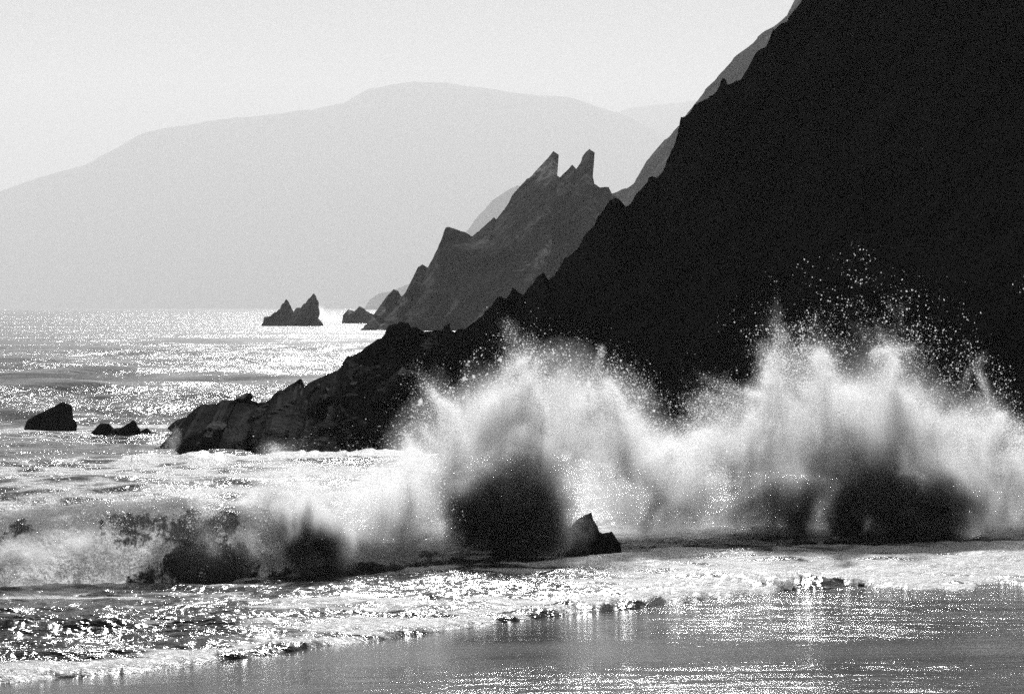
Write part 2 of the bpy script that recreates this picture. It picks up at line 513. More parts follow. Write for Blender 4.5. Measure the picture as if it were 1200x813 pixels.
# ---------------------------------------------------------------- rocky land: a crest line with a face towards the sea and a back slope
def resample(P, step):
    P = np.asarray(P, float)
    seg = np.linalg.norm(np.diff(P, axis=0), axis=1); L = np.concatenate([[0], np.cumsum(seg)])
    n = max(8, int(L[-1] / step)); s = np.linspace(0, L[-1], n)
    s = np.unique(np.concatenate([s, L]))
    return np.stack([np.interp(s, L, P[:, k]) for k in range(3)], 1)


def strata(V, size, seed, ang=50.0):
    """slabs stacked along a tilted bedding normal: stepped ledges with broken edges"""
    a = math.radians(ang)
    n = np.array([-math.sin(a), 0.35, math.cos(a)]); n /= np.linalg.norm(n)
    t = np.array([math.cos(a), 0.2, math.sin(a)])
    q = V @ n / size; l = V @ t / size
    w = 0.5 * fbm3(V[:, 0] / (size * 3), V[:, 1] / (size * 3), V[:, 2] / (size * 3), 3, seed)
    out = 0
    for k, (f, amp) in enumerate([(0.35, 1.0), (0.9, 0.55), (2.2, 0.25)]):
        qq = q * f + w * 1.3
        cell = np.floor(qq); fr = qq - cell
        h = _hash(cell.astype(np.int64), np.floor(l * f * 0.25 + h0(cell, seed)).astype(np.int64), np.zeros(len(q), np.int64), seed + k)
        out = out + amp * ((h - 0.5) * 1.2 + (fr - 0.5) * 0.6)
    return out


def h0(cell, seed):
    return _hash(cell.astype(np.int64), cell.astype(np.int64) * 0, cell.astype(np.int64) * 0, seed + 991) * 5


def land(name, crest, foot, back, nv_f, nv_b, step, mat, amp, size, seed, bulge=0.0, foot_z=-1.5, edge_amp=0.35, smooth=False, jit=0.0, **kw):
    """crest: 3-D points; foot(x)->Y of the sea-side foot; back: how far behind the crest the back slope ends"""
    P = resample(crest, step); n = len(P)
    jl = np.arange(n) * 1.0
    P[:, 2] += jit * crag(n, seed) * np.clip((P[:, 2] - foot_z) / (4 * jit + 1e-6), 0, 1)
    P[:, 0] += 0.5 * jit * crag(n, seed + 9)
    rows = []
    F = np.stack([P[:, 0] + foot[1](P), foot[0](P), np.full(n, foot_z)], 1)
    B = np.stack([P[:, 0] + back[0], P[:, 1] + back[1], np.full(n, foot_z)], 1)
    ts = []
    for t in np.linspace(0, 1, nv_f):
        q = F + (P - F) * t
        b = bulge * math.sin(math.pi * t)
        q = q + np.stack([0 * P[:, 0], -0.5 * b * (P[:, 1] - F[:, 1]), 0 * P[:, 0]], 1)
        rows.append(q); ts.append(t)
    for t in np.linspace(0, 1, nv_b)[1:]:
        rows.append(P + (B - P) * t); ts.append(1 + t)
    V = np.stack(rows, 1)                       # n, nv, 3
    T = np.array(ts)[None, :] + np.zeros((n, 1))
    sh = V.shape
    Vf = V.reshape(-1, 3); Tf = T.reshape(-1)
    k = strata(Vf, size, seed) + 0.9 * fbm3(Vf[:, 0] / size * .7, Vf[:, 1] / size * .7, Vf[:, 2] / size * .7, 5, seed + 5)
    am = amp * (edge_amp + (1 - edge_amp) * sstep(0.0, 0.3, np.abs(Tf - 1))) * np.clip(np.minimum(Tf * 6 + .3, 1), 0, 1)
    hgt = np.repeat(np.clip((P[:, 2] - foot_z) / (amp * 4), 0.15, 1), sh[1])
    am = am * hgt
    Vf = Vf + np.stack([0.25 * k * am, -0.9 * k * am, 0.35 * k * am], 1)
    me = mesh_np(name, Vf, grid_faces(sh[0], sh[1])[:, ::-1], mat, smooth)
    return obj(name, me, **kw)


def px_crest(rows, Dfun):
    return np.array([at(px, py, Dfun(px)) for px, py in rows])


# main black cliff with the low point running out to the left
cliff_rows = [(203, 500), (213, 493), (240, 481), (265, 477), (277, 470), (290, 476), (303, 474), (327, 463), (345, 461), (362, 455), (383, 443), (410, 420), (427, 404), (445, 397), (453, 387), (463, 383), (477, 385), (481, 389), (507, 385), (517, 383), (525, 377), (529, 384), (533, 385), (547, 378), (563, 370), (577, 360), (583, 350), (598, 339), (610, 342), (627, 330), (637, 326), (641, 330), (663, 300), (697, 260), (713, 238), (722, 233), (726, 237), (731, 243), (744, 230), (757, 219), (766, 217), (785, 188), (793, 168), (797, 152), (800, 138), (816, 121), (829, 107), (843, 101), (850, 101), (863, 94), (876, 77), (891, 57), (906, 34), (927, 19), (943, -2), (990, -60), (1050, -120), (1130, -190), (1230, -240), (1400, -300), (1700, -330), (2100, -250)]
cliff_D = curve([(190, 92), (300, 89), (410, 89), (530, 90), (640, 92), (725, 93), (800, 94), (943, 96), (1200, 98), (1700, 100), (2100, 98)])
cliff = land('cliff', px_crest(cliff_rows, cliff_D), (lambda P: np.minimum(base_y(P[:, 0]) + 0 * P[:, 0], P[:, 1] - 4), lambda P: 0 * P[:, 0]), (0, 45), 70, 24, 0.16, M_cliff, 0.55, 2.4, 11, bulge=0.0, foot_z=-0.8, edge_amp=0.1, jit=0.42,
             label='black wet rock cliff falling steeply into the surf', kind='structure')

# spiky headland beyond
head_rows = [(441, 386), (445, 377), (448, 363), (455, 347), (461, 340), (466, 341), (470, 347), (480, 335), (490, 312), (495, 309), (502, 313), (513, 293), (523, 268), (527, 266), (545, 270), (553, 277), (560, 271), (579, 255), (582, 258), (592, 245), (600, 230), (620, 208), (637, 190), (643, 184), (649, 176), (655, 180), (653, 193), (650, 202), (653, 206), (657, 208), (665, 199), (670, 194), (674, 198), (682, 185), (692, 173), (697, 178), (695, 191), (694, 203), (697, 215), (703, 219), (713, 220), (717, 228), (740, 245), (800, 260), (900, 250), (1000, 240), (1200, 300)]
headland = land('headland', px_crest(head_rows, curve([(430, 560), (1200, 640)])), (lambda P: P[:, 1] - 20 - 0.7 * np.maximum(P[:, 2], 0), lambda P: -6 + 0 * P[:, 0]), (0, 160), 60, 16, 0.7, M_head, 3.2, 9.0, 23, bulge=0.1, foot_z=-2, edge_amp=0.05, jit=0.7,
                label='jagged grey headland with two leaning rock horns on its crest', kind='structure')

ridge_rows = [(700, 240), (718, 228), (733, 221), (742, 217), (757, 193), (780, 163), (798, 143), (826, 106), (842, 88), (860, 70), (866, 64), (888, 44), (906, 34), (922, 20), (932, 0), (960, -40), (1040, -110), (1200, -200), (1500, -260)]
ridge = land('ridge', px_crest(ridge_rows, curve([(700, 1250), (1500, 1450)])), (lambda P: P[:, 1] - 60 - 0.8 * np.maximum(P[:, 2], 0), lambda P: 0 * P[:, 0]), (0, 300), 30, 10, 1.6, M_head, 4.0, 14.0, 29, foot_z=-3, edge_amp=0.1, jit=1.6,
             label='steep grey ridge slope showing between the black cliff and sky', kind='structure')

far_head_rows = [(424, 363), (427, 362), (433, 352), (440, 347), (447, 343), (456, 341), (467, 338), (476, 335), (490, 325), (510, 305), (530, 290), (547, 272), (560, 253), (570, 242), (580, 232), (593, 223), (606, 217), (616, 219), (640, 232), (680, 258), (740, 300), (820, 340), (900, 362)]
far_head = land('far_headland', px_crest(far_head_rows, curve([(420, 7600), (1100, 7900)])), (lambda P: P[:, 1] - 200 - 0.8 * np.maximum(P[:, 2], 0), lambda P: 0 * P[:, 0]), (0, 900), 20, 8, 7.0, M_hill, 12.0, 45.0, 37, foot_z=-6, edge_amp=0.1, jit=5,
                label='pale hazy headland slope behind the jagged headland', kind='structure')

mA = [(-420, 362), (-260, 300), (-120, 262), (0, 224), (50, 207), (100, 194), (140, 172), (170, 155), (240, 143), (300, 136), (370, 128), (405, 119), (430, 106), (455, 100), (485, 96), (520, 97), (560, 103), (610, 110), (665, 114), (690, 121), (730, 134), (780, 160), (840, 200), (900, 260), (960, 330), (1000, 362)]
mountain = land('far_mountain', px_crest(mA, curve([(-420, 16300), (1000, 16800)])), (lambda P: P[:, 1] - 300 - 1.1 * np.maximum(P[:, 2], 0), lambda P: 0 * P[:, 0]), (0, 1500), 26, 8, 22, M_hill, 60.0, 260.0, 41, foot_z=-10, edge_amp=0.1, smooth=True, jit=9,
                label='broad pale mountain fading in haze across the bay', kind='structure')
mB = [(560, 362), (640, 220), (700, 140), (740, 126), (800, 120), (840, 114), (900, 100), (1000, 80), (1100, 85), (1250, 110), (1500, 200), (1800, 330), (1900, 362)]
mountain2 = land('far_mountain', px_crest(mB, curve([(560, 19000), (1900, 19500)])), (lambda P: P[:, 1] - 300 - 1.1 * np.maximum(P[:, 2], 0), lambda P: 0 * P[:, 0]), (0, 1200), 20, 8, 30, M_hill, 60.0, 260.0, 43, foot_z=-10, edge_amp=0.1, smooth=True, jit=9,
                 label='faintest pale mountain, half hidden behind the ridge slope', kind='structure')


# ---------------------------------------------------------------- single rocks: outline swept from front to back through a thick body
def rock(name, outline, D, depth, mat, seed, amp, step, under=0.6, nlay=22, **kw):
    """outline: photo pixels from the left waterline over the top to the right waterline, seen at depth D"""
    P = np.array([at(px, py, D) for px, py in outline])
    P = resample(P, step); n = len(P)
    cx = 0.5 * (P[0, 0] + P[-1, 0]); W = P[-1, 0] - P[0, 0]
    jl = np.arange(n) * 1.0; jm = np.clip(P[:, 2] / (0.12 * W), 0, 1)
    P[:, 2] += 0.045 * W * jm * crag(n, seed, 6)
    P[:, 0] += 0.02 * W * crag(n, seed + 4, 6)
    lay = []
    for t in np.linspace(-1, 1, nlay):
        s = (1 - abs(t) ** 1.7)
        sx = 0.35 + 0.65 * (1 - abs(t) ** 2.2)
        x = cx + (P[:, 0] - cx) * sx + 0.12 * W * t
        zz = P[:, 2] * s - under * (1 - s) - 0.02
        lay.append(np.stack([x, D + t * depth * 0.5 + 0 * x, zz], 1))
    V = np.stack(lay, 1)                         # n, nlay, 3
    # skirts under water
    Lk = V[:1].copy(); Lk[..., 2] = -under; Rk = V[-1:].copy(); Rk[..., 2] = -under
    V = np.concatenate([Lk, V, Rk], 0)
    sh = V.shape; Vf = V.reshape(-1, 3)
    s0 = max(W, 0.5) * 0.35
    k = strata(Vf, s0 * 0.5, seed) + 0.8 * fbm3(Vf[:, 0] / s0, Vf[:, 1] / s0, Vf[:, 2] / s0, 4, seed)
    mid = np.abs(np.linspace(-1, 1, nlay))[None, :] + np.zeros((sh[0], 1))
    am = amp * (0.35 + 0.65 * np.clip(mid.reshape(-1) * 4, 0, 1))
    Vf = Vf + np.stack([0.5 * k * am, -0.5 * k * am, 0.5 * k * am], 1)
    base = np.array([cx, D, 0.0])
    me = mesh_np(name, Vf - base, grid_faces(sh[0], sh[1])[:, ::-1], mat, False)
    o = obj(name, me, **kw); o.location = base
    return o


G = 'rocks standing out of the foaming water'
rock('sea_rock', [(31, 500), (34, 491), (50, 482), (62, 477), (75, 471), (82, 473), (84, 486), (89, 495), (87, 503)], gd(503), 2.0, M_shore, 3, 0.12, 0.07,
     label='large blunt black rock alone in the foaming water', cat='rock', group=G)
rock('sea_rock', [(102, 512), (104, 509), (120, 495), (128, 495), (134, 502), (141, 500), (156, 491), (162, 500), (166, 512)], gd(513), 1.7, M_shore, 4, 0.1, 0.06,
     label='double-humped black rock beside the blunt one, low in foam', cat='rock', group=G)
rock('sea_rock', [(100, 496), (104, 493), (110, 492), (114, 494), (117, 497)], gd(497), 0.7, M_shore, 6, 0.04, 0.04,
     label='tiny dark rock tip just behind the double-humped rock', cat='rock', group=G)
rock('sea_rock', [(163, 511), (166, 503), (172, 500), (177, 506), (186, 507), (193, 512)], gd(511.5), 0.9, M_shore, 7, 0.06, 0.05,
     label='low ragged rock between the double-humped rock and the cliff point', cat='rock', group=G)
rock('sea_rock', [(150, 529), (155, 526), (170, 525), (186, 524), (192, 528)], gd(528.5), 1.2, M_shore, 9, 0.05, 0.05,
     label='flat wet rock awash at the tip of the cliff point', cat='rock', group=G)
rock('sea_rock', [(640, 640), (660, 622), (680, 606), (692, 600), (701, 622), (706, 623), (717, 622), (722, 629), (727, 640)], 50.0, 1.3, M_shore, 12, 0.07, 0.045,
     label='black stepped rock half buried in the tall spray', cat='rock', group=G)
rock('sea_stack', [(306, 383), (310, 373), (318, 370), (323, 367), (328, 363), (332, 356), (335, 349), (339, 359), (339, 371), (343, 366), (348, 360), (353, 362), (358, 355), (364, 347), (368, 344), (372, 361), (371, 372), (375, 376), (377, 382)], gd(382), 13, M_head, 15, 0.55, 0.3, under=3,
     label='far sea stack with two leaning pinnacles off the headland', cat='rock')
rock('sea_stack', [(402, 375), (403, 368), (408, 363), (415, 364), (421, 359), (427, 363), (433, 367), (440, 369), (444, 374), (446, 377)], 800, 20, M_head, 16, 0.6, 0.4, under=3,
     label='low far sea stack touching the foot of the jagged headland', cat='rock')


# loose slabs lying on the cliff's low point
def slab(outline, D, depth, seed):
    P = np.array([at(px, py, D) for px, py in outline])
    c = P.mean(0)
    P = resample(np.concatenate([P, P[:1]]), 0.12)[:-1]
    n = len(P)
    lay = []
    for t in np.linspace(-1, 1, 14):
        sc_ = 0.25 + 0.75 * (1 - abs(t) ** 2.5)
        q = c + (P - c) * sc_; q = q + np.array([0.1 * t * depth, t * depth * 0.5, 0.12 * t * depth]); lay.append(q)
    V = np.stack(lay, 1)
    F = list(map(tuple, grid_faces(n, len(lay), True)[:, ::-1]))
    Vf = V.reshape(-1, 3)
    k = fbm3(Vf[:, 0] * 1.5, Vf[:, 1] * 1.5, Vf[:, 2] * 1.5, 3, seed)
    k = k * 1.2 + 0.6 * strata(Vf, 0.5, seed)
    Vf = Vf + 0.13 * np.stack([k, -k, k], 1)
    me = bpy.data.meshes.new('rock_slab')
    F += [tuple(int(i * len(lay)) for i in range(n)), tuple(int(i * len(lay) + len(lay) - 1) for i in range(n))[::-1]]
    me.from_pydata(Vf.tolist(), [], [tuple(int(v) for v in f) for f in F]); me.update()
    me.materials.append(M_shore)
    obj('rock_slab', me, parent=cliff)


for i, (ol, D, dp) in enumerate([
    ([(322, 482), (326, 463), (336, 454), (350, 445), (354, 457), (346, 474)], 92, 3.0),
    ([(326, 486), (336, 472), (358, 452), (380, 442), (388, 452), (372, 476), (352, 494)], 89, 3.0),
    ([(356, 494), (366, 470), (382, 454), (391, 460), (386, 478), (374, 500)], 87, 2.4),
    ([(262, 486), (268, 475), (278, 468), (286, 466), (290, 474), (284, 486)], 93, 2.4),
    ([(200, 497), (212, 491), (240, 479), (256, 482), (250, 494), (220, 502)], 94, 2.6),
    ([(290, 492), (300, 480), (318, 474), (330, 478), (326, 494), (306, 502)], 88, 2.4),
    ([(208, 524), (222, 508), (246, 496), (262, 502), (254, 522), (228, 534)], 82.5, 2.4),
    ([(384, 470), (398, 448), (420, 430), (436, 432), (428, 456), (404, 482)], 88, 2.6),
    ([(430, 470), (446, 446), (472, 430), (486, 438), (474, 464), (448, 484)], 87, 2.6)]):
    slab(ol, D, dp, 60 + i)

# ---------------------------------------------------------------- the breaker: falling sheet with a lip
def build_breaker():
    prof = np.array([(5.5, -0.15), (3.6, 0.28), (2.2, 0.74), (1.35, 0.98), (0.8, 1.06), (0.35, 1.06), (0.0, 0.98), (-0.22, 0.82), (-0.33, 0.58), (-0.37, 0.32), (-0.36, 0.08), (-0.34, -0.12)])
    L = np.concatenate([[0], np.cumsum(np.linalg.norm(np.diff(prof, axis=0), axis=1))])
    nv = 110
    s = np.linspace(0, L[-1], nv)
    s = np.concatenate([np.linspace(0, L[3], 24, endpoint=False), np.linspace(L[3], L[-1], nv - 24)])
    d0 = np.interp(s, L, prof[:, 0]); z0 = np.interp(s, L, prof[:, 1])
    ker = np.array([1, 2, 3, 2, 1.]) / 9
    d0[2:-2] = np.convolve(d0, ker, 'valid'); z0[2:-2] = np.convolve(z0, ker, 'valid')
    xs = np.linspace(-30, 15, 1000)
    H = curve([(-30, 0.02), (-22, 0.6), (-16, 1.0), (-11, 1.15), (-9.2, 1.2), (-7.5, 1.35), (-6.2, 1.4), (-5.2, 1.2), (-4, 0.85), (-2.6, 0.45), (-1, 0.2), (1, 0.1), (8, 0.1), (15, 0.1)])
    Xg, Sg = np.meshgrid(xs, s, indexing='ij')
    h = (H(xs) * (1 + 0.10 * noise2(xs * 0.8, xs * 0 + 2, 5)))[:, None]
    dd = d0[None, :] + 0 * Xg; zz = z0[None, :] * h
    fr = sstep(L[4], L[7], Sg)                                # 0 on the back, 1 on the falling face
    turb = fbm3(Xg * 1.6, Sg * 1.1, Xg * 0 + 1.7, 5, 71, 0.55)
    st_ = fbm2(Xg * 4.0 + Sg * 1.5, Sg * 0.7, 4, 73)
    low = sstep(L[8], L[11], Sg)
    dd = dd - fr * (0.34 * turb + 0.10 * st_) - low * (0.25 + 0.45 * np.maximum(0, fbm2(Xg * 0.9, Sg * 1.4, 3, 79)))
    zz = zz + (1 - fr) * 0.13 * fbm2(Xg * 2.6, Sg * 4.0, 4, 75) + fr * 0.12 * turb * (1 - 0.6 * low)
    Y = wave_y(Xg) + 0.55 + dd
    V = np.stack([Xg, Y, zz], -1).reshape(-1, 3)
    foam = np.where(fr > 0, 0.7 + 0.9 * fbm2(Xg * 0.9, Sg * 1.5, 4, 83), 0.5) - 0.3 * low
    foam = np.where((Sg < L[4]), 0.40 + 0.1 * sstep(L[2], L[4], Sg), foam)
    org = np.array([0.0, 47.0, 0.0])
    me = mesh_np('breaking_wave', V - org, grid_faces(len(xs), len(s)), M_wave, True, {'foam': foam, 'wu': Xg, 'wv': Sg, 'thin': 0.85 * (1 - sstep(L[4], L[6], Sg)) * sstep(0.3, L[2], Sg) + 0.06 * fr * (1 - low)})
    o = obj('breaking_wave', me, label='long breaking wave with a curling foam-streaked lip', cat='wave')
    o.location = org


build_breaker()

# ---------------------------------------------------------------- spray: fine mist as a density grid, coarse drops as geometry
def P3(px, py, D):
    return at(px, py, D)


def fingers(rng, centres, base, D, top, px0, px1, nf, ppf, dsp=0.9, over=1.1):
    """jets thrown from the foot of the wave: particles along arcs that end near the outline top(px)"""
    tip = rng.uniform(px0, px1, nf)
    cen = np.array(centres)[np.argmin(np.abs(tip[:, None] - np.array(centres)[None, :]), 1)]
    H = (base - top(tip)) * (1 + 0.16 * noise2(tip / 26.0, tip * 0 + D, 19) + 0.08 * noise2(tip / 9.0, tip * 0 + D, 21))
    u = 0.25 + (over - 0.25) * rng.beta(2.6, 1.4, nf)
    tpy = base - H * u
    bpx = cen + (tip - cen) * rng.uniform(0.1, 0.6, nf)
    cpx = bpx + 0.25 * (tip - bpx); cpy = base - (base - tpy) * rng.uniform(0.7, 1.05, nf)
    n = np.maximum(20, (ppf * np.exp(rng.normal(0, 0.7, nf))).astype(int))
    k = np.repeat(np.arange(nf), n); N = len(k)
    s_ = 1.18 * rng.beta(2.0, 1.9, N) + 0.05 * rng.exponential(0.5, N)
    wid = np.exp(rng.normal(0, 0.55, nf))[k] * (1.0 + 6.5 * s_ ** 1.5)
    px = (1 - s_) ** 2 * bpx[k] + 2 * s_ * (1 - s_) * cpx[k] + s_ ** 2 * tip[k] + rng.normal(0, 1, N) * wid
    py = (1 - s_) ** 2 * base + 2 * s_ * (1 - s_) * cpy[k] + s_ ** 2 * tpy[k] + rng.normal(0, 1, N) * wid * 0.8
    dd = D + rng.normal(0, dsp, nf)[k] + rng.normal(0, 0.12, N)
    u_ = (px - 600.0) / FPX; v_ = (406.5 - py) / FPX
    dy = ct + v_ * st
    P = np.stack([u_ / dy * dd, dd, CAM_H + (-st + v_ * ct) / dy * dd], 1)
    # tumbling air breaks the jets up
    q = P.astype(np.float32)
    for f_, a_ in ((1.1, 0.34), (3.2, 0.11)):
        wob = np.clip(s_, 0, 1.2)
        P[:, 0] += a_ * wob * noise3(q[:, 0] * f_, q[:, 1] * f_, q[:, 2] * f_, 301)
        P[:, 2] += a_ * wob * noise3(q[:, 0] * f_ + 40, q[:, 1] * f_, q[:, 2] * f_, 302)
    return P, s_


def blur3(a):
    for ax in range(3):
        a = 0.5 * a + 0.25 * (np.roll(a, 1, ax) + np.roll(a, -1, ax))
    return a


def mist_object(name, parent, puffs, lo, hi, vox, seed, gain=1.0, parts=None, fgain=1.0):
    lo = np.array(lo, float); hi = np.array(hi, float)
    n = np.maximum(4, np.round((hi - lo) / vox).astype(int))
    ax = [np.linspace(lo[k], hi[k], n[k]) for k in range(3)]
    X, Y, Z = np.meshgrid(*ax, indexing='ij')
    shp = X.shape
    X = X.ravel().astype(np.float32); Y = Y.ravel().astype(np.float32); Z = Z.ravel().astype(np.float32)
    w1 = fbm3(X * 0.9, Y * 0.9, Z * 0.9, 3, seed); w2 = fbm3(X * 0.9 + 31, Y * 0.9, Z * 0.9, 3, seed + 3)
    tex = fbm3(X * 1.5 + w1, Y * 1.5, Z * 1.2 + w2, 5, seed + 9, 0.62)
    den = np.zeros_like(X)
    for (c, r, dpk, pw) in puffs:
        dx = (X - c[0] + 0.30 * r[0] * w1) / r[0]; dy = (Y - c[1]) / r[1]; dz = (Z - c[2] + 0.30 * r[2] * w2) / r[2]
        q = dx * dx + dy * dy + dz * dz
        den = np.maximum(den, 0) + dpk * np.clip(1 - q, 0, 1) ** pw
    den *= np.clip(0.85 + 2.6 * tex, 0.02, 3.5)
    if parts is not None:
        hist, _ = np.histogramdd(parts, bins=n, range=[(lo[k], hi[k]) for k in range(3)])
        hist = blur3(hist)
        ref = np.percentile(hist[hist > 0.2], 80)
        den = den + (fgain * np.clip(hist / ref, 0, 6)).ravel().astype(np.float32) * np.clip(0.9 + 1.2 * tex, 0.1, 3)
    edge = np.minimum.reduce([(X - lo[0]), (hi[0] - X), (Y - lo[1]), (hi[1] - Y), (hi[2] - Z)])
    den *= sstep(0, 0.25, edge) * gain
    den[den < 0.012] = 0
    me = bpy.data.meshes.new(name)
    me.vertices.add(X.size); me.vertices.foreach_set('co', np.stack([X, Y, Z], 1).ravel())
    a = me.attributes.new('den', 'FLOAT', 'POINT'); a.data.foreach_set('value', den.astype(np.float32))
    me.update(); me.materials.append(M_mist)
    o = obj(name, me, parent=parent, kind='stuff')
    ng = bpy.data.node_groups.new(name + '_grid', 'GeometryNodeTree')
    ng.interface.new_socket('Geometry', in_out='INPUT', socket_type='NodeSocketGeometry')
    ng.interface.new_socket('Geometry', in_out='OUTPUT', socket_type='NodeSocketGeometry')
    N = ng.nodes; Lk = ng.links
    gi = N.new('NodeGroupInput'); go = N.new('NodeGroupOutput')
    vc = N.new('GeometryNodeVolumeCube')
    vc.inputs['Min'].default_value = lo; vc.inputs['Max'].default_value = hi
    for k, nm in enumerate('XYZ'): vc.inputs['Resolution ' + nm].default_value = int(n[k])
    pos = N.new('GeometryNodeInputPosition')
    sub = N.new('ShaderNodeVectorMath'); sub.operation = 'SUBTRACT'; sub.inputs[1].default_value = lo
    Lk.new(pos.outputs[0], sub.inputs[0])
    mul = N.new('ShaderNodeVectorMath'); mul.operation = 'MULTIPLY'; mul.inputs[1].default_value = (n - 1) / (hi - lo)
    Lk.new(sub.outputs[0], mul.inputs[0])
    rd = N.new('ShaderNodeVectorMath'); rd.operation = 'ADD'; rd.inputs[1].default_value = (.5, .5, .5)
    Lk.new(mul.outputs[0], rd.inputs[0])
    fl = N.new('ShaderNodeVectorMath'); fl.operation = 'FLOOR'; Lk.new(rd.outputs[0], fl.inputs[0])
    sx = N.new('ShaderNodeSeparateXYZ'); Lk.new(fl.outputs[0], sx.inputs[0])
    def toint(sock):
        q = N.new('FunctionNodeFloatToInt'); q.rounding_mode = 'ROUND'; Lk.new(sock, q.inputs[0]); return q.outputs[0]
    def im(op, a_, b_):
        q = N.new('FunctionNodeIntegerMath'); q.operation = op
        for i_, v in enumerate((a_, b_)):
            if isinstance(v, int): q.inputs[i_].default_value = v
            else: Lk.new(v, q.inputs[i_])
        return q.outputs[0]
    ix, iy, iz = (toint(sx.outputs[k]) for k in range(3))
    idx = im('ADD', im('MULTIPLY', im('ADD', im('MULTIPLY', ix, int(n[1])), iy), int(n[2])), iz)
    na = N.new('GeometryNodeInputNamedAttribute'); na.data_type = 'FLOAT'; na.inputs['Name'].default_value = 'den'
    si = N.new('GeometryNodeSampleIndex'); si.data_type = 'FLOAT'; si.domain = 'POINT'; si.clamp = True
    Lk.new(gi.outputs[0], si.inputs['Geometry'])
    Lk.new([s_ for s_ in na.outputs if s_.enabled][0], [s_ for s_ in si.inputs if s_.enabled and s_.name == 'Value'][0])
    Lk.new(idx, si.inputs['Index'])
    Lk.new([s_ for s_ in si.outputs if s_.enabled][0], vc.inputs['Density'])
    sm = N.new('GeometryNodeSetMaterial'); sm.inputs['Material'].default_value = M_mist
    Lk.new(vc.outputs[0], sm.inputs['Geometry']); Lk.new(sm.outputs[0], go.inputs[0])
    md = o.modifiers.new('grid', 'NODES'); md.node_group = ng
    return o


OCT = np.array([(1, 0, 0), (-1, 0, 0), (0, 1, 0), (0, -1, 0), (0, 0, 1), (0, 0, -1)], float)
OCF = np.array([(0, 2, 4), (2, 1, 4), (1, 3, 4), (3, 0, 4), (2, 0, 5), (1, 2, 5), (3, 1, 5), (0, 3, 5)])


def points_object(name, parent, pts, rad):
    me = bpy.data.meshes.new(name)
    me.vertices.add(len(pts)); me.vertices.foreach_set('co', pts.astype(np.float32).ravel())
    a = me.attributes.new('rad', 'FLOAT', 'POINT'); a.data.foreach_set('value', rad.astype(np.float32))
    me.update(); me.materials.append(M_drop)
    o = obj(name, me, parent=parent, kind='stuff')
    ng = bpy.data.node_groups.new(name + '_points', 'GeometryNodeTree')
    ng.interface.new_socket('Geometry', in_out='INPUT', socket_type='NodeSocketGeometry')
    ng.interface.new_socket('Geometry', in_out='OUTPUT', socket_type='NodeSocketGeometry')
    N = ng.nodes; Lk = ng.links
    gi = N.new('NodeGroupInput'); go = N.new('NodeGroupOutput')
    mp = N.new('GeometryNodeMeshToPoints')
    na = N.new('GeometryNodeInputNamedAttribute'); na.data_type = 'FLOAT'; na.inputs['Name'].default_value = 'rad'
    sm = N.new('GeometryNodeSetMaterial'); sm.inputs['Material'].default_value = M_drop
    Lk.new(gi.outputs[0], mp.inputs['Mesh']); Lk.new([q for q in na.outputs if q.enabled][0], mp.inputs['Radius'])
    Lk.new(mp.outputs[0], sm.inputs['Geometry']); Lk.new(sm.outputs[0], go.inputs[0])
    md = o.modifiers.new('points', 'NODES'); md.node_group = ng
    return o


def drops_object(name, parent, pts, rad, seed):
    rng = np.random.RandomState(seed); n = len(pts)
    sc = rad[:, None] * np.stack([rng.uniform(.7, 1.2, n), rng.uniform(.7, 1.2, n), rng.uniform(.8, 1.7, n)], 1)
    th = rng.uniform(-0.9, 0.9, n)
    v = OCT[None] * sc[:, None, :]
    c, s = np.cos(th)[:, None], np.sin(th)[:, None]
    v = np.stack([v[..., 0] * c - v[..., 2] * s, v[..., 1], v[..., 0] * s + v[..., 2] * c], -1)
    V = (v + pts[:, None, :]).reshape(-1, 3)
    F = (OCF[None] + (np.arange(n) * 6)[:, None, None]).reshape(-1, 3)
    return obj(name, mesh_np(name, V, F, M_drop, True), parent=parent, kind='stuff')


def shell_points(puffs, weights, n, rng, r0, r1, up=True):
    w = np.array(weights, float); w /= w.sum()
    k = rng.choice(len(puffs), n, p=w)
    c = np.array([p[0] for p in puffs])[k]; r = np.array([p[1] for p in puffs])[k]
    d = rng.normal(size=(n, 3)); d /= np.linalg.norm(d, axis=1)[:, None]
    if up: d[:, 2] = np.abs(d[:, 2])
    rr = r0 + (r1 - r0) * rng.beta(1.3, 3.0, n)
    return c + d * r * rr[:, None]


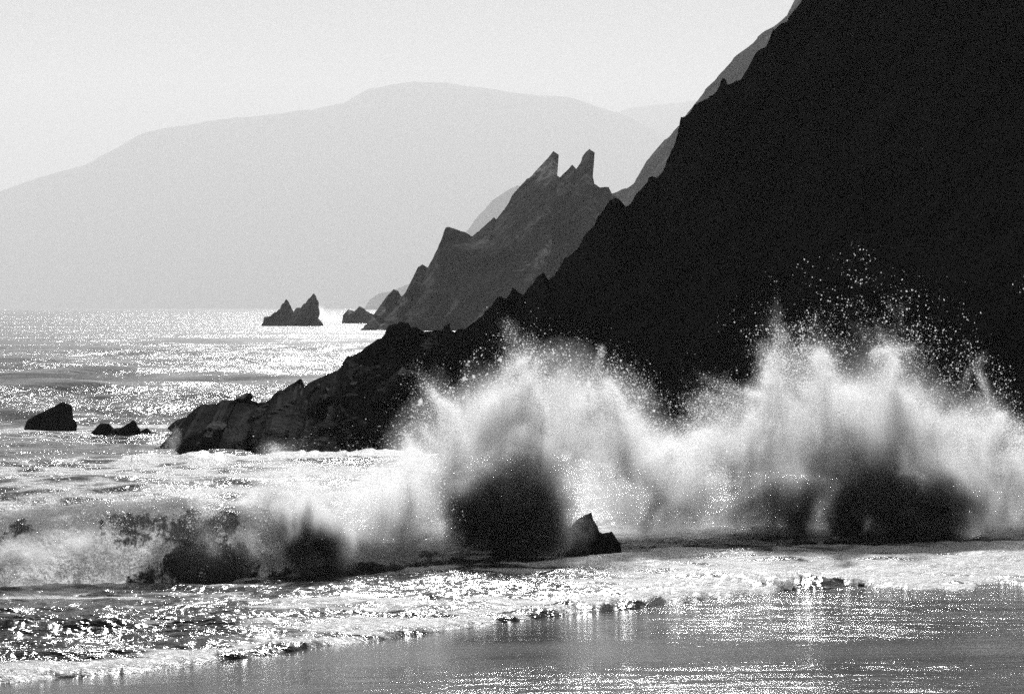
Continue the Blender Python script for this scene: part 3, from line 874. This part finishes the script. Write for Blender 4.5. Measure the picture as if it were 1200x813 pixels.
def splash(label, origin, puffs, lo, hi, vox, seed, ndrop, extra=None, gain=1.0, jets=None, nfine=0, fgain=1.0):
    o = empty('splash', (0, 0, 0), label=label, cat='splash', group='bursts of spray along the breaking wave')
    rng = np.random.RandomState(seed)
    parts = None
    if jets:
        js = [fingers(rng, *j) for j in jets]
        parts = np.concatenate([j[0] for j in js]); sp = np.concatenate([j[1] for j in js])
        ok = parts[:, 2] > 0.02
        parts, sp = parts[ok], sp[ok]
        pr_ = np.clip(sp - 0.35, 0.02, 1) ** 1.5
        pick = rng.choice(len(parts), nfine, replace=False, p=pr_ / pr_.sum())
        fp = parts[pick] + rng.normal(0, 0.035, (nfine, 3))
        points_object('fine_droplets', o, fp[fp[:, 2] > 0.02], 0.0046 * np.exp(rng.normal(0, 0.5, int((fp[:, 2] > 0.02).sum()))))
    mist_object('mist', o, puffs, lo, hi, vox, seed, gain, parts, fgain)
    wts = [p[1][0] * p[1][2] for p in puffs]
    pts = shell_points(puffs, wts, ndrop, rng, 0.55, 1.55)
    rad = 0.0042 * np.exp(rng.normal(0, 0.5, len(pts)))
    # drops gather in threads and knots
    kn = fbm3(pts[:, 0] * 2.2, pts[:, 1] * 2.2, pts[:, 2] * 2.2, 3, seed + 50)
    keep = rng.uniform(-0.55, 0.45, len(pts)) < kn
    keep &= pts[:, 2] > 0.02
    pts, rad = pts[keep], rad[keep]
    if extra is not None:
        pts = np.concatenate([pts, extra[0]]); rad = np.concatenate([rad, extra[1]])
    drops_object('droplets', o, pts, rad, seed + 1)
    return o


def pf(px, py, D, rx, ry, rz, den, pw=1.5):
    """puff: pixel centre and pixel radii at depth D, ry in metres"""
    k = D / FPX
    return (P3(px, py, D), (rx * k, ry, rz * k), den, pw)


print('base built %.1fs' % (time.time() - T0))
rng = np.random.RandomState(77)

# tall burst over the stepped rock
pu1 = [pf(600, 560, 50.2, 95, 1.5, 100, 3.0), pf(590, 612, 48.6, 95, 0.8, 75, 24.0), pf(610, 550, 49.0, 55, 0.7, 60, 8.0), pf(585, 500, 50.5, 75, 1.2, 80, 1.6), pf(660, 520, 51.0, 100, 1.4, 95, 1.3),
       pf(740, 560, 51.8, 95, 1.4, 95, 1.5), pf(635, 595, 49.4, 55, 0.7, 50, 12.0), pf(662, 615, 49.6, 40, 0.5, 34, 8.0), pf(500, 600, 48.6, 70, 1.2, 65, 1.6), pf(790, 590, 52.3, 70, 1.3, 70, 1.6), pf(640, 450, 51.0, 90, 1.2, 60, 0.35), pf(770, 605, 51.6, 100, 1.0, 60, 2.4), pf(745, 585, 52.6, 120, .9, 75, 2.4), pf(520, 540, 50.0, 90, 1.2, 80, 0.8), pf(450, 600, 48.2, 90, 1.0, 60, 0.9)]
top1 = curve([(420, 585), (450, 560), (480, 505), (510, 472), (540, 450), (570, 438), (600, 428), (640, 424), (680, 436), (720, 450), (760, 470), (800, 495), (850, 540)])
kx, ky, kr = [], [], []
for k in range(120):
    m_ = int(rng.exponential(12)) + 3; sg = rng.uniform(2, 9); cxk = rng.normal(640, 85)
    kx.append(rng.normal(cxk, sg, m_)); ky.append(rng.normal(top1(cxk) - rng.uniform(-18, 26), sg, m_)); kr.append(0.005 * np.exp(rng.normal(0, 0.75, m_)))
kx = np.concatenate(kx); ky = np.concatenate(ky); kr = np.concatenate(kr)
k1 = np.array([at(a_, b_, 51 + d_) for a_, b_, d_ in zip(kx, ky, rng.normal(0, 0.5, len(kx)))])
splash('tall burst of white spray rising over the stepped black rock', None, pu1, (-5.0, 46.4, -0.05), (5.2, 54.2, 5.0), 0.055, 201, 12000, (k1, kr), jets=[([560, 640, 740], 645, 51.1, top1, 430, 850, 460, 1600, 0.7, 1.04), ([600, 690], 645, 51.3, top1, 540, 760, 90, 400, 0.7, 1.18)], nfine=190000, gain=0.5, fgain=0.8)

# broad burst in front of the cliff, throwing heavy drops high up
pu2 = [pf(1010, 560, 53.0, 160, 1.6, 115, 2.6), pf(1045, 600, 52.0, 145, 0.8, 72, 26.0), pf(910, 612, 52.0, 75, 0.7, 56, 10.0), pf(1030, 560, 52.4, 60, 0.6, 55, 10.0), pf(900, 530, 53.5, 90, 1.3, 85, 1.3),
       pf(1000, 500, 53.6, 120, 1.4, 75, 1.1), pf(1100, 530, 53.8, 105, 1.4, 95, 1.2), pf(1170, 590, 53.5, 80, 1.3, 70, 1.6), pf(840, 560, 53.5, 70, 1.3, 85, 1.3), pf(1010, 460, 54, 120, 1.2, 60, 0.4), pf(845, 590, 54, 90, 0.9, 75, 2.4), pf(1185, 595, 54.3, 80, 0.9, 70, 2.4), pf(990, 560, 54.6, 160, .8, 90, 1.4)]
top2 = curve([(790, 520), (830, 474), (860, 454), (900, 432), (950, 420), (1000, 412), (1060, 420), (1100, 440), (1150, 470), (1200, 515), (1260, 570)])
# heavy drops in torn knots above the burst
hx, hy, hr = [], [], []
for k in range(70):
    t = rng.beta(1.1, 1.9)
    cxk = rng.normal(1005 + 25 * t, 62 - 22 * t); cyk = 420 - 150 * t
    m_ = int(rng.exponential(15)) + 3; sg = rng.uniform(4, 16)
    hx.append(rng.normal(cxk, sg, m_)); hy.append(rng.normal(cyk, sg * 0.8, m_)); hr.append(0.0052 * np.exp(rng.normal(0, 0.8, m_)))
for k in range(12):
    m_ = int(rng.exponential(8)) + 2
    hx.append(rng.normal(rng.normal(941, 7), 5, m_)); hy.append(rng.normal(rng.normal(395, 16), 6, m_)); hr.append(0.011 * np.exp(rng.normal(0, 0.45, m_)))
for k in range(90):
    m_ = int(rng.exponential(14)) + 3; sg = rng.uniform(4, 12); cxk = rng.uniform(1060, 1225)
    hx.append(rng.normal(cxk, sg, m_)); hy.append(rng.normal(top2(cxk) - rng.uniform(-10, 55), sg, m_)); hr.append(0.0052 * np.exp(rng.normal(0, 0.75, m_)))
hx = np.concatenate(hx); hy = np.concatenate(hy); hr = np.minimum(np.concatenate(hr), 0.019)
c1 = np.array([at(a_, b_, 53 + d_) for a_, b_, d_ in zip(hx, hy, rng.normal(0, 0.6, len(hx)))])
splash('broadest burst of spray against the cliff with heavy drops flung high', None, pu2, (3.2, 50.4, -0.05), (13.2, 56.6, 5.4), 0.055, 202, 12000,
       (c1, hr), jets=[([880, 980, 1080, 1160], 640, 53.8, top2, 800, 1250, 500, 1600, 0.7, 1.03), ([940, 1060], 640, 53.9, top2, 860, 1200, 100, 400, 0.7, 1.2)], nfine=210000, gain=0.5, fgain=0.8)

# lower bursts further along the breaker
pu3 = [pf(362, 628, 45.4, 62, 0.7, 72, 22.0), pf(350, 600, 46.4, 75, 1.1, 60, 2.2), pf(430, 620, 46.6, 70, 1.1, 65, 1.6), pf(300, 625, 46.2, 50, 1.0, 60, 1.4), pf(480, 610, 47.2, 60, 1.1, 60, 1.3)]
splash('middle low burst of spray with one dark peaked core', None, pu3, (-5.8, 43.8, -0.05), (-0.6, 48.6, 2.6), 0.055, 203, 9000, jets=[([310, 360, 440], 682, 46.8, curve([(270, 610), (320, 578), (350, 553), (380, 560), (420, 572), (450, 562), (510, 560)]), 275, 510, 200, 1100, 0.6)], nfine=50000, gain=0.6)
pu4 = [pf(212, 652, 44.1, 56, 0.6, 46, 14.0), pf(225, 620, 45.2, 60, 1.0, 55, 2.0), pf(265, 655, 44.4, 40, 0.6, 36, 12.0), pf(170, 630, 45.2, 55, 0.9, 50, 1.0)]
splash('smallest low burst of spray beside the curling lip', None, pu4, (-8.2, 42.6, -0.05), (-4.2, 46.8, 2.4), 0.05, 204, 6000, jets=[([180, 225, 265], 686, 45.5, curve([(140, 622), (190, 597), (220, 588), (250, 590), (300, 612)]), 145, 300, 130, 1000, 0.5)], nfine=36000, gain=0.6)
# foam thrown by the lip at the far end of the wave
pu5 = [pf(100, 630, 43.8, 90, 0.8, 48, 0.9), pf(20, 640, 43.4, 90, 0.8, 46, 0.8), pf(160, 615, 44.2, 70, .7, 45, 0.9), pf(-60, 640, 43, 90, .8, 46, .8), pf(30, 652, 42.5, 50, .35, 24, 14), pf(95, 640, 42.9, 42, .35, 26, 14), pf(132, 656, 42.8, 36, .3, 20, 12), pf(-40, 648, 42.2, 60, .35, 26, 14)]
splash('low churned foam spray under the curling wave lip', None, pu5, (-13, 41.4, -0.05), (-5.2, 45.6, 1.9), 0.055, 205, 9000, jets=[([-60, 20, 100], 688, 43.8, curve([(-140, 628), (-40, 628), (40, 632), (100, 626), (170, 625)]), -130, 165, 120, 600, 0.25), ([-80, 0, 60, 130], 622, 44.6, curve([(-140, 590), (0, 588), (100, 580), (190, 572)]), -130, 190, 110, 500, 0.3)], nfine=30000, gain=0.12, fgain=0.3)
# far: spray bursting behind the sea stack and at the cliff point
pu6 = [pf(386, 374, 716, 15, 5, 8, 0.2), pf(375, 369, 716, 9, 5, 13, 0.25)]
splash('small far puff of white spray behind the pinnacled sea stack', None, pu6, (-66, 700, 0), (-42, 724, 6.5), 0.4, 206, 300)
pu7 = [pf(193, 536, 79.6, 14, 0.6, 12, 0.8), pf(200, 524, 79.8, 9, 0.5, 16, 0.6), pf(207, 512, 80.4, 7, .5, 14, 0.4)]
splash('thin wisp of spray at the tip of the low cliff point', None, pu7, (-12.6, 78.6, 0), (-10, 82, 1.4), 0.07, 207, 500)
print('spray built %.1fs' % (time.time() - T0))

# ---------------------------------------------------------------- haze
def build_haze():
    m = NT('sea_haze')
    v = m.n('VolumePrincipled')
    v.inputs['Color'].default_value = (1, 1, 1, 1)
    v.inputs['Density'].default_value = 0.0001
    v.inputs['Anisotropy'].default_value = 0.15
    v.inputs['Density Attribute'].default_value = ''
    m.l(v.outputs[0], m.out.inputs['Volume'])
    x0, x1, y0, y1, z0, z1 = -34000, 34000, -3000, 23500, -15, 2200
    V = [(x, y, z) for x in (x0, x1) for y in (y0, y1) for z in (z0, z1)]
    F = [(0, 1, 3, 2), (4, 6, 7, 5), (0, 4, 5, 1), (2, 3, 7, 6), (0, 2, 6, 4), (1, 5, 7, 3)]
    me = bpy.data.meshes.new('haze'); me.from_pydata(V, [], F); me.update(); me.materials.append(m.m)
    obj('haze', me, label='thin pale sea haze filling the whole bay', kind='stuff')


build_haze()
print('done %.1fs' % (time.time() - T0))
